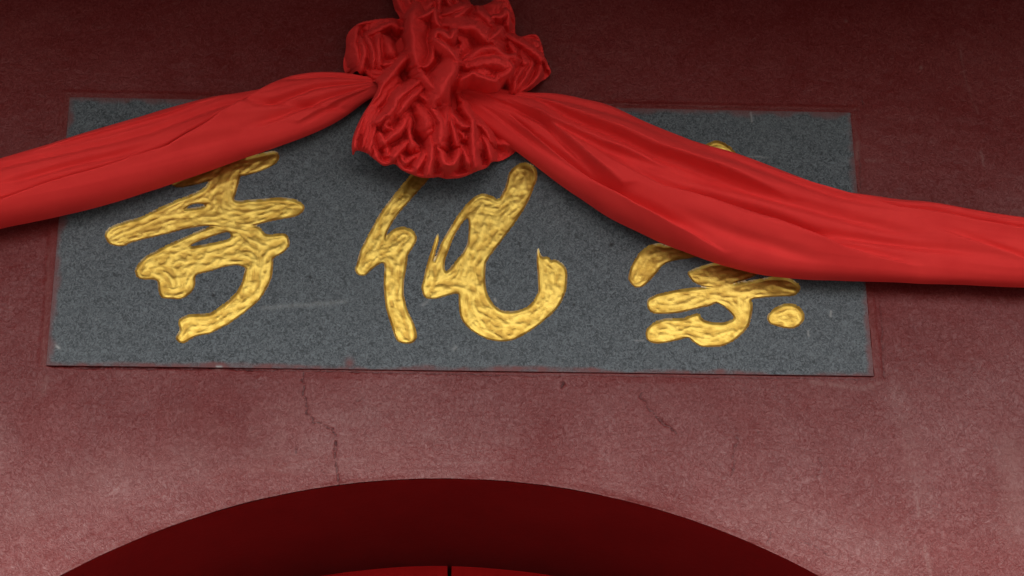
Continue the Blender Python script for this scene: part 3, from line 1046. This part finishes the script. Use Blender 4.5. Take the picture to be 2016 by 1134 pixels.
# every fold of the rosette as its crest line: petal, crest points, height over the wall (m), slope left, slope right of it
FOLDS = {
    'left': [
        ([(715, 75), (735, 135)], .082, .4, .4), ([(725, 58), (770, 50)], .088, .5, .5),
        ([(684, 67), (705, 52), (727, 46), (765, 41), (785, 41)], .088, .9, 1.3), ([(727, 75), (750, 63), (769, 53), (783, 60)], .098, 1.3, 1.0),
        ([(706, 54), (699, 82), (703, 114), (709, 135)], .092, 1.5, 1.1), ([(711, 82), (716, 112), (712, 141)], .099, 1.3, 1.6),
        ([(724, 79), (732, 105), (738, 133)], .103, 1.5, 1.7), ([(748, 73), (747, 97), (751, 132)], .105, 1.7, 1.2),
        ([(763, 82), (770, 98), (779, 115)], .106, .8, .9), ([(685, 69), (688, 97), (694, 127), (685, 141)], .070, 1.2, 1.6),
        ([(715, 141), (735, 154), (753, 162), (772, 156)], .086, 1.4, 1.0), ([(752, 133), (782, 129)], .098, 1.4, 1.4),
        ([(724, 143), (744, 150), (767, 147)], .091, 1.4, 1.4)],
    'top': [
        ([(800, 5), (850, 20)], .082, .4, .4), ([(880, -20), (905, 10)], .082, .4, .4),
        ([(772, -40), (778, 0), (790, 28), (800, 50)], .085, 1.0, 1.5), ([(800, -50), (803, 0), (810, 24)], .097, 1.4, 1.2),
        ([(810, 36), (834, 24), (852, 14)], .108, 1.0, 1.5), ([(808, 10), (834, 3), (855, -8)], .100, 1.2, 1.5),
        ([(850, -60), (860, 0), (864, 28), (871, 44)], .107, 1.6, 1.6), ([(868, -50), (875, 7), (888, 24)], .101, 1.8, 1.8),
        ([(885, -55), (891, 4), (912, 19)], .097, 1.6, 1.2), ([(908, -50), (918, -10), (922, 14)], .085, 1.3, 1.2),
        ([(825, -60), (822, -20), (830, 2)], .098, 1.5, 1.5), ([(787, -45), (790, -10), (797, 20)], .090, 1.6, 1.6)],
    'centre': [
        ([(807, 40), (803, 74), (808, 111), (815, 137)], .136, .55, 1.8), ([(812, 134), (830, 143), (843, 134), (848, 111), (846, 89)], .128, 1.6, 2.0),
        ([(823, 48), (840, 41), (851, 37), (856, 54), (864, 66)], .130, 1.8, 2.0),
        ([(852, 90), (856, 80), (865, 80), (878, 93), (888, 80), (893, 74)], .142, 1.6, 1.9), ([(853, 93), (864, 104), (886, 126), (897, 134)], .149, 1.3, 1.9),
        ([(897, 134), (886, 159), (871, 185), (863, 203)], .150, 1.7, .55), ([(825, 152), (843, 176), (861, 203)], .136, 1.5, 1.6)],
    'brow': [
        ([(905, 58), (945, 52)], .117, .35, .35), ([(955, 26), (988, 18)], .100, .35, .35),
        ([(890, 80), (905, 95), (898, 116)], .122, .7, .9), ([(882, 67), (904, 69), (927, 74), (945, 86), (957, 93)], .133, .55, 1.9),
        ([(888, 56), (905, 42), (921, 26)], .118, .8, .8), ([(869, 42), (893, 33), (917, 22)], .115, 1.2, 1.2),
        ([(928, 18), (955, 17), (978, 4), (992, 3), (1000, 15), (1009, 37)], .092, .8, 1.2), ([(937, 28), (959, 44), (978, 41), (992, 35), (994, 55)], .114, 1.3, 1.6),
        ([(937, 33), (955, 52), (960, 60)], .124, 1.4, 1.0), ([(935, 72), (952, 89), (970, 81), (980, 67)], .127, 1.8, 1.6),
        ([(904, 118), (937, 104), (974, 86), (992, 78)], .104, 1.5, 1.6), ([(1003, 30), (1010, 50), (1014, 75)], .074, 1.0, 1.2)],
    'right': [
        ([(1040, 84), (1054, 105)], .087, .4, .4), ([(1010, 120), (1030, 160)], .082, .4, .4),
        ([(992, 75), (1018, 89), (1041, 104), (1063, 122)], .102, 1.3, 1.3), ([(1018, 75), (1052, 72), (1063, 92), (1068, 115), (1080, 137)], .080, .8, 1.2),
        ([(1000, 87), (1007, 111), (1003, 119)], .102, 1.4, 1.4), ([(1022, 111), (1028, 135)], .103, 1.0, 1.2),
        ([(1063, 126), (1059, 152), (1041, 172), (1018, 187)], .090, 1.4, 1.2), ([(1044, 128), (1030, 159), (1015, 181)], .101, 1.6, 1.6),
        ([(1028, 137), (1015, 157), (1011, 181)], .104, 1.6, 1.4), ([(1066, 148), (1081, 141)], .060, 1.2, 1.2), ([(1000, 130), (996, 150), (1003, 178)], .098, 1.2, 1.4)],
    'leaf': [
        ([(911, 128), (937, 109), (965, 104), (987, 115), (1005, 119)], .126, 1.8, 1.0), ([(916, 139), (955, 132), (990, 138)], .134, .7, .7),
        ([(978, 122), (998, 136), (1000, 147), (974, 167)], .131, 1.8, 1.1), ([(900, 168), (918, 159), (940, 163), (963, 170), (975, 165)], .132, 1.6, 2.0),
        ([(914, 147), (946, 151), (966, 155)], .122, 1.0, 1.4)],
    'fan': [
        ([(930, 235), (985, 275), (1006, 298)], .072, .4, .4), ([(775, 165), (735, 215), (712, 262)], .114, .5, .5), ([(850, 250), (850, 330)], .082, .4, .4),
        ([(775, 240), (768, 305)], .082, .4, .4), ([(908, 240), (915, 325)], .082, .4, .4),
        ([(797, 124), (765, 162), (738, 197), (715, 234), (699, 275), (696, 303)], .122, 1.3, 1.2), ([(752, 204), (728, 245), (715, 294)], .112, 1.7, 1.7),
        ([(750, 216), (732, 252), (722, 298)], .114, 1.8, 1.8), ([(752, 229), (737, 259), (729, 306)], .113, 1.8, 1.8),
        ([(826, 171), (786, 199), (768, 231), (743, 250)], .134, 1.2, 1.5), ([(833, 183), (803, 209), (786, 232)], .133, 1.5, 1.2),
        ([(775, 213), (772, 234), (757, 255), (772, 264)], .122, 1.6, 1.9), ([(800, 238), (789, 262), (760, 287)], .121, 1.6, .9),
        ([(743, 266), (761, 287)], .113, 1.4, 1.4), ([(738, 273), (740, 315), (754, 327), (772, 322)], .104, 1.3, 1.6),
        ([(763, 290), (761, 315)], .104, 1.7, 1.7), ([(803, 285), (779, 309), (772, 319)], .114, 1.3, 1.3),
        ([(822, 218), (834, 242), (843, 264)], .126, .55, .55), ([(826, 195), (849, 227), (862, 259), (862, 287)], .133, 1.2, 1.9),
        ([(803, 230), (810, 283), (821, 294)], .115, 1.6, 1.4), ([(779, 315), (789, 333), (820, 347), (839, 349)], .103, 1.3, 1.4),
        ([(840, 305), (826, 329), (817, 340)], .113, 1.5, 1.5), ([(844, 275), (847, 310), (839, 347)], .121, 1.7, 1.7),
        ([(789, 305), (796, 322), (825, 308)], .107, 1.6, 1.6), ([(873, 218), (872, 252), (859, 287)], .129, 1.6, 1.1),
        ([(875, 222), (886, 259), (896, 290)], .124, 1.5, 1.6), ([(879, 222), (893, 245), (907, 257), (923, 259)], .124, 1.5, 1.7),
        ([(905, 213), (923, 248), (925, 283), (925, 310), (930, 334)], .124, 1.7, 1.4), ([(895, 260), (916, 282)], .114, 1.6, 1.6),
        ([(858, 290), (868, 319), (880, 329), (893, 324), (898, 301)], .123, 1.7, 1.9), ([(900, 290), (912, 319), (923, 334)], .117, 1.6, 1.6),
        ([(910, 223), (935, 248), (962, 282)], .108, 1.6, 1.5), ([(946, 273), (956, 297), (962, 320)], .104, 1.4, 1.2),
        ([(935, 283), (933, 301)], .114, 1.4, 1.4), ([(962, 283), (999, 284), (1013, 289)], .078, .8, .8),
        ([(879, 349), (910, 348), (953, 329)], .092, 1.1, 1.2), ([(846, 349), (875, 346)], .085, 1.2, 1.2), ([(944, 227), (981, 266)], .066, .5, .5),
        ([(868, 165), (872, 190), (874, 215)], .118, 1.4, 1.4), ([(890, 180), (899, 200), (905, 213)], .104, 1.4, 1.4)],
}
OUT = [(681, 95), (683, 70), (703, 50), (727, 43), (765, 38), (786, 38), (776, 15), (768, -30), (785, -58), (830, -72), (880, -66), (915, -52), (924, -20), (926, 14),
       (955, 12), (976, 0), (994, -1), (1004, 14), (1013, 38), (1018, 72), (1053, 68), (1066, 90), (1072, 115), (1085, 140), (1078, 152), (1066, 160),
       (1044, 178), (1018, 192), (1006, 205), (1008, 240), (1018, 290), (1004, 307), (985, 316), (966, 322), (956, 332), (930, 343), (905, 352), (880, 353), (862, 350),
       (840, 354), (818, 350), (790, 338), (776, 326), (756, 330), (740, 320), (722, 306), (703, 300), (694, 308), (692, 285), (698, 262), (712, 232), (735, 195),
       (742, 170), (715, 155), (702, 142), (690, 147), (679, 140), (676, 122)]
PXM = 0.001035                    # metres per photograph pixel at the rosette
st = 1.4
DEEP = 0.020
SLACK, BEND, ITERS, HOLD_XY, HOLD_H = 1.045, 0.15, 12, 0.012, 0.08
RELIEF = 2.0
DIP = dict(fan=(872, 188, 42, 0.042), left=(808, 105, 24, 0.040), right=(985, 120, 30, 0.035), top=(850, 45, 30, 0.03))
KIND = {}
for nm_, kd_, ix_ in (('centre', 'rim', (1, 2, 3, 4)), ('centre', 'pleat', (0, 5, 6)), ('fan', 'rim', (11, 14, 20, 22, 23, 25, 26, 28, 29)),
                      ('fan', 'panel', (17,)), ('brow', 'rim', (7, 9)), ('right', 'rim', (6, 7)), ('leaf', 'rim', (3,)), ('leaf', 'panel', (1, 4))):
    for i_ in ix_:
        KIND[(nm_, i_)] = kd_
RIM = 1.4
GENTLE, STEEP, CR, EXPO = 0.5, 2.0, 1.2, 1.6
ga, gb = np.meshgrid(np.arange(664, 1098, st), np.arange(-86, 368, st), indexing='ij')
wa = ga + 5.0 * fbm(ga / 22, gb / 22, 401, 2)
wb = gb + 5.0 * fbm(ga / 22, gb / 22, 402, 2)
outp = spline(OUT + [OUT[0]], 4)
od, _ = seg_dist(ga, gb, outp)
osd = np.where(inside_poly(ga, gb, outp), od, -od)
H = np.full(ga.shape, 0.012)
OWN = np.zeros(ga.shape, int)
names = list(FOLDS)
for gi_, nm in enumerate(names):
    for fi, (pts_, hh, ml, mr) in enumerate(FOLDS[nm]):
        c = spline(pts_)
        best = np.full(ga.shape, 1e9)
        side_ = np.zeros(ga.shape)
        tpar = np.zeros(ga.shape)
        slen = np.ones(ga.shape)
        for i in range(len(c) - 1):
            a, b_ = c[i], c[i + 1]
            e = b_ - a
            t = np.clip(((wa - a[0]) * e[0] + (wb - a[1]) * e[1]) / max(e @ e, 1e-9), 0, 1)
            dx, dy = wa - a[0] - t * e[0], wb - a[1] - t * e[1]
            d = np.hypot(dx, dy)
            up_ = d < best
            side_ = np.where(up_, e[0] * dy - e[1] * dx, side_)
            tpar = np.where(up_, (i + t) / (len(c) - 1), tpar)
            slen = np.where(up_, math.sqrt(max(e @ e, 1e-9)), slen)
            best = np.minimum(best, d)
        # image y runs downwards: cross > 0 is the right-hand side of the crest's direction
        kind = KIND.get((nm, fi), 'pleat')
        cr_, ex_ = CR, EXPO
        if kind == 'rim':                 # edge of a loop seen end-on: thin, with dark gaps beside it
            ml = mr = RIM
            cr_, ex_ = 1.0, 1.3
        elif kind == 'panel' or max(ml, mr) < 0.6:
            cr_, ex_ = 3.0, 1.9
        elif abs(ml - mr) < 0.45:         # one face of a pleat lies flat, the other turns under
            ch = c[-1] - c[0]
            rn = np.array([-ch[1], ch[0]]) / max(np.hypot(*ch), 1e-6)      # points to the right-hand side
            down = np.array([0.75, 0.66]) if c[:, 0].mean() < 868 else np.array([-0.35, 0.94])
            ml, mr = (GENTLE * ml, STEEP * mr) if rn @ down > 0 else (STEEP * ml, GENTLE * mr)
        else:
            ml, mr = (GENTLE * ml, STEEP * mr) if mr > ml else (STEEP * ml, GENTLE * mr)
        sg = np.tanh(side_ / np.maximum(slen, 1e-6) / 0.8)
        ms = 0.5 * (mr + ml) + 0.5 * (mr - ml) * sg
        q = np.sqrt(best ** 2 + cr_ ** 2) / 7.0 - cr_ / 7.0
        drop = q ** ex_
        hh_ = 0.086 + RELIEF * (hh - 0.100) + 0.005 - 0.016 * np.abs(2 * tpar - 1) ** 3 + 0.007 * vnoise(tpar * 3, tpar * 0 + fi, 430 + gi_)
        cand = hh_ - ms * DEEP * drop
        if nm in DIP:                     # pulled in towards the knot under the petals that lie over it
            kx, ky, kr, kd = DIP[nm]
            cand = cand - kd * np.exp(-(((ga - kx) ** 2 + (gb - ky) ** 2) / kr ** 2))
        win = cand > H
        OWN = np.where(win, gi_, OWN)
        H = np.maximum(H, cand)
# fine puckers, the turned hem, a light relaxing of the crests
H += 0.0040 * fbm(wa / 11, wb / 11, 410, 2) * sstep(2, 10, osd) + 0.0012 * fbm(ga / 4.5, gb / 4.5, 411, 2)
rimh = 0.035 + 0.080 * np.sqrt(np.clip(1 - (1 - np.clip(osd / 4, 0, 1)) ** 2, 0, 1)) + 0.012 * np.maximum(osd - 3, 0)
H = np.minimum(H, rimh)

# let the sheet behave as cloth: every thread keeps about the length it has nearby, so flat spots buckle and stretched
# flanks pull straight, while the traced folds hold their places
def blur(a, n):
    k_ = np.hanning(2 * n + 3)[1:-1]
    k_ /= k_.sum()
    for ax in (0, 1):
        p = np.pad(a, [(n, n) if i == ax else (0, 0) for i in (0, 1)], 'edge')
        a = np.apply_along_axis(lambda r_: np.convolve(r_, k_, 'valid'), ax, p)
    return a


inm = (osd > -0.78 * st).astype(np.float32)
C = np.stack([ga * PXM, -gb * PXM, H], -1).astype(np.float32)
HOME = C.copy()
rs_ = np.random.default_rng(5)
C[..., 2] += (0.0004 * rs_.standard_normal(H.shape)).astype(np.float32)


CONS = []
for di, dj, stf, slack in ((1, 0, .95, SLACK), (0, 1, .95, SLACK), (1, 1, .6, SLACK), (1, -1, .6, SLACK), (2, 0, BEND, SLACK), (0, 2, BEND, SLACK)):
    n0_, n1_ = C.shape[:2]
    if dj >= 0:
        ja, jb = slice(0, n1_ - dj), slice(dj, n1_)
    else:
        ja, jb = slice(-dj, n1_), slice(0, n1_ + dj)
    A0, B0 = HOME[:n0_ - di, ja], HOME[di:, jb]
    L0 = np.sqrt(((B0 - A0) ** 2).sum(-1))
    L0 = (blur(np.minimum(L0, 4 * st * PXM), 5) * slack).astype(np.float32)
    if di:
        for o_ in range(2 * di):
            CONS.append((slice(o_, n0_ - di, 2 * di), ja, slice(o_ + di, n0_, 2 * di), jb, L0[o_::2 * di], stf))
    else:
        for o_ in range(2 * dj):
            CONS.append((slice(0, n0_), slice(o_, n1_ - dj, 2 * dj), slice(0, n0_), slice(o_ + dj, n1_, 2 * dj), L0[:, o_::2 * dj], stf))
PIN = np.where(osd < 0.8 * st, 1.0, np.where(osd < 2.5 * st, 0.2, HOLD_XY)).astype(np.float32)[..., None]
for it in range(ITERS):
    C[..., :2] += PIN * (HOME[..., :2] - C[..., :2])
    C[..., 2] += HOLD_H * (HOME[..., 2] - C[..., 2])
    for r0_, c0_, r1_, c1_, rest, stf in CONS:
        A_, B_ = C[r0_, c0_], C[r1_, c1_]
        k0 = min(A_.shape[0], B_.shape[0], rest.shape[0])
        k1 = min(A_.shape[1], B_.shape[1], rest.shape[1])
        A_, B_, rr_ = A_[:k0, :k1], B_[:k0, :k1], rest[:k0, :k1]
        dl_ = B_ - A_
        ln_ = np.sqrt((dl_ * dl_).sum(-1)) + 1e-9
        both = inm[r0_, c0_][:k0, :k1] * inm[r1_, c1_][:k0, :k1]
        cr_ = (both * 0.5 * stf * (ln_ - rr_) / ln_)[..., None] * dl_
        A_ += cr_
        B_ -= cr_
# snap the grid to the outline, lay the folds out on a rosette that droops towards the courtyard
gnx, gny = np.gradient(osd, st)
gnl = np.maximum(np.hypot(gnx, gny), 1e-6)
nearo = (osd > -0.78 * st) & (osd < 0.35 * st)
sa = C[..., 0] / PXM + np.where(nearo, -osd * gnx / gnl, 0)
sb = -C[..., 1] / PXM + np.where(nearo, -osd * gny / gnl, 0)
H = C[..., 2].astype(float)
base_p = at(np.stack([sa.ravel(), sb.ravel()], 1), -0.03)
DROOP = np.array([0.02, -0.90, -0.42])
pos = base_p + (H.ravel() - 0.03)[:, None] * DROOP
rfaces = grid_faces(*ga.shape)
keepf = osd.ravel()[rfaces].min(1) > -0.78 * st
# skirt behind the hem so that the rosette has a body
rfaces = rfaces[keepf]
# which petal each face belongs to; stray islands join the petal round them, so that every petal is one piece
fo = np.where(keepf, OWN.ravel()[grid_faces(*ga.shape)[:, 0]], -1).reshape(ga.shape[0] - 1, ga.shape[1] - 1)


def shifted(a, fill):
    p = np.pad(a, 1, constant_values=fill)
    return p[:-2, 1:-1], p[2:, 1:-1], p[1:-1, :-2], p[1:-1, 2:]


for _round in range(3):
    comp = np.where(fo >= 0, np.arange(fo.size).reshape(fo.shape), -1)
    while True:
        new = comp.copy()
        for nb_o, nb_c in zip(shifted(fo, -9), shifted(comp, -1)):
            new = np.where((fo >= 0) & (nb_o == fo), np.maximum(new, nb_c), new)
        hop = np.where(new >= 0, new.ravel()[new], -1)
        if (hop == comp).all():
            break
        comp = hop
    bad = np.zeros(fo.shape, bool)
    for k_ in range(len(names)):
        ids, cnt = np.unique(comp[fo == k_], return_counts=True)
        if len(ids):
            bad |= (fo == k_) & (comp != ids[cnt.argmax()])
    if not bad.any():
        break
    fo = np.where(bad, -2, fo)
    for _fill in range(400):
        if not (fo == -2).any():
            break
        for nb_o in shifted(fo, -1):
            fo = np.where((fo == -2) & (nb_o >= 0), nb_o, fo)
    fo = np.where(fo == -2, -1, fo)
own_f = fo.ravel()[keepf]
kc = at((868, 165), -0.03)[0]
uu, vvv = np.meshgrid(np.linspace(0.02, math.pi - 0.02, 24), np.linspace(0, 2 * math.pi, 48, endpoint=False), indexing='ij')
rad = 1 + 0.06 * np.cos(vvv * 9) * np.sin(uu)
core = np.stack([kc[0] + 0.12 * np.sin(uu) * np.cos(vvv) * rad, kc[1] + 0.022 * np.sin(uu) * np.sin(vvv) * rad,
                 kc[2] + 0.15 * np.cos(uu)], -1).reshape(-1, 3)
rosette = child(mesh_obj('rosette', core, grid_faces(24, 48, wrap=True)[:, ::-1], M_CLOTH), garland)
rosette['label'] = 'crumpled rosette of gathered silk'
for gi_, nm in enumerate(names):
    v_, f_, _ = compact(pos, rfaces[own_f == gi_])
    o = mesh_obj('petal', v_, f_, M_CLOTH)
    o.parent = rosette
    md = o.modifiers.new('smooth', 'SUBSURF')
    md.levels = md.render_levels = 1
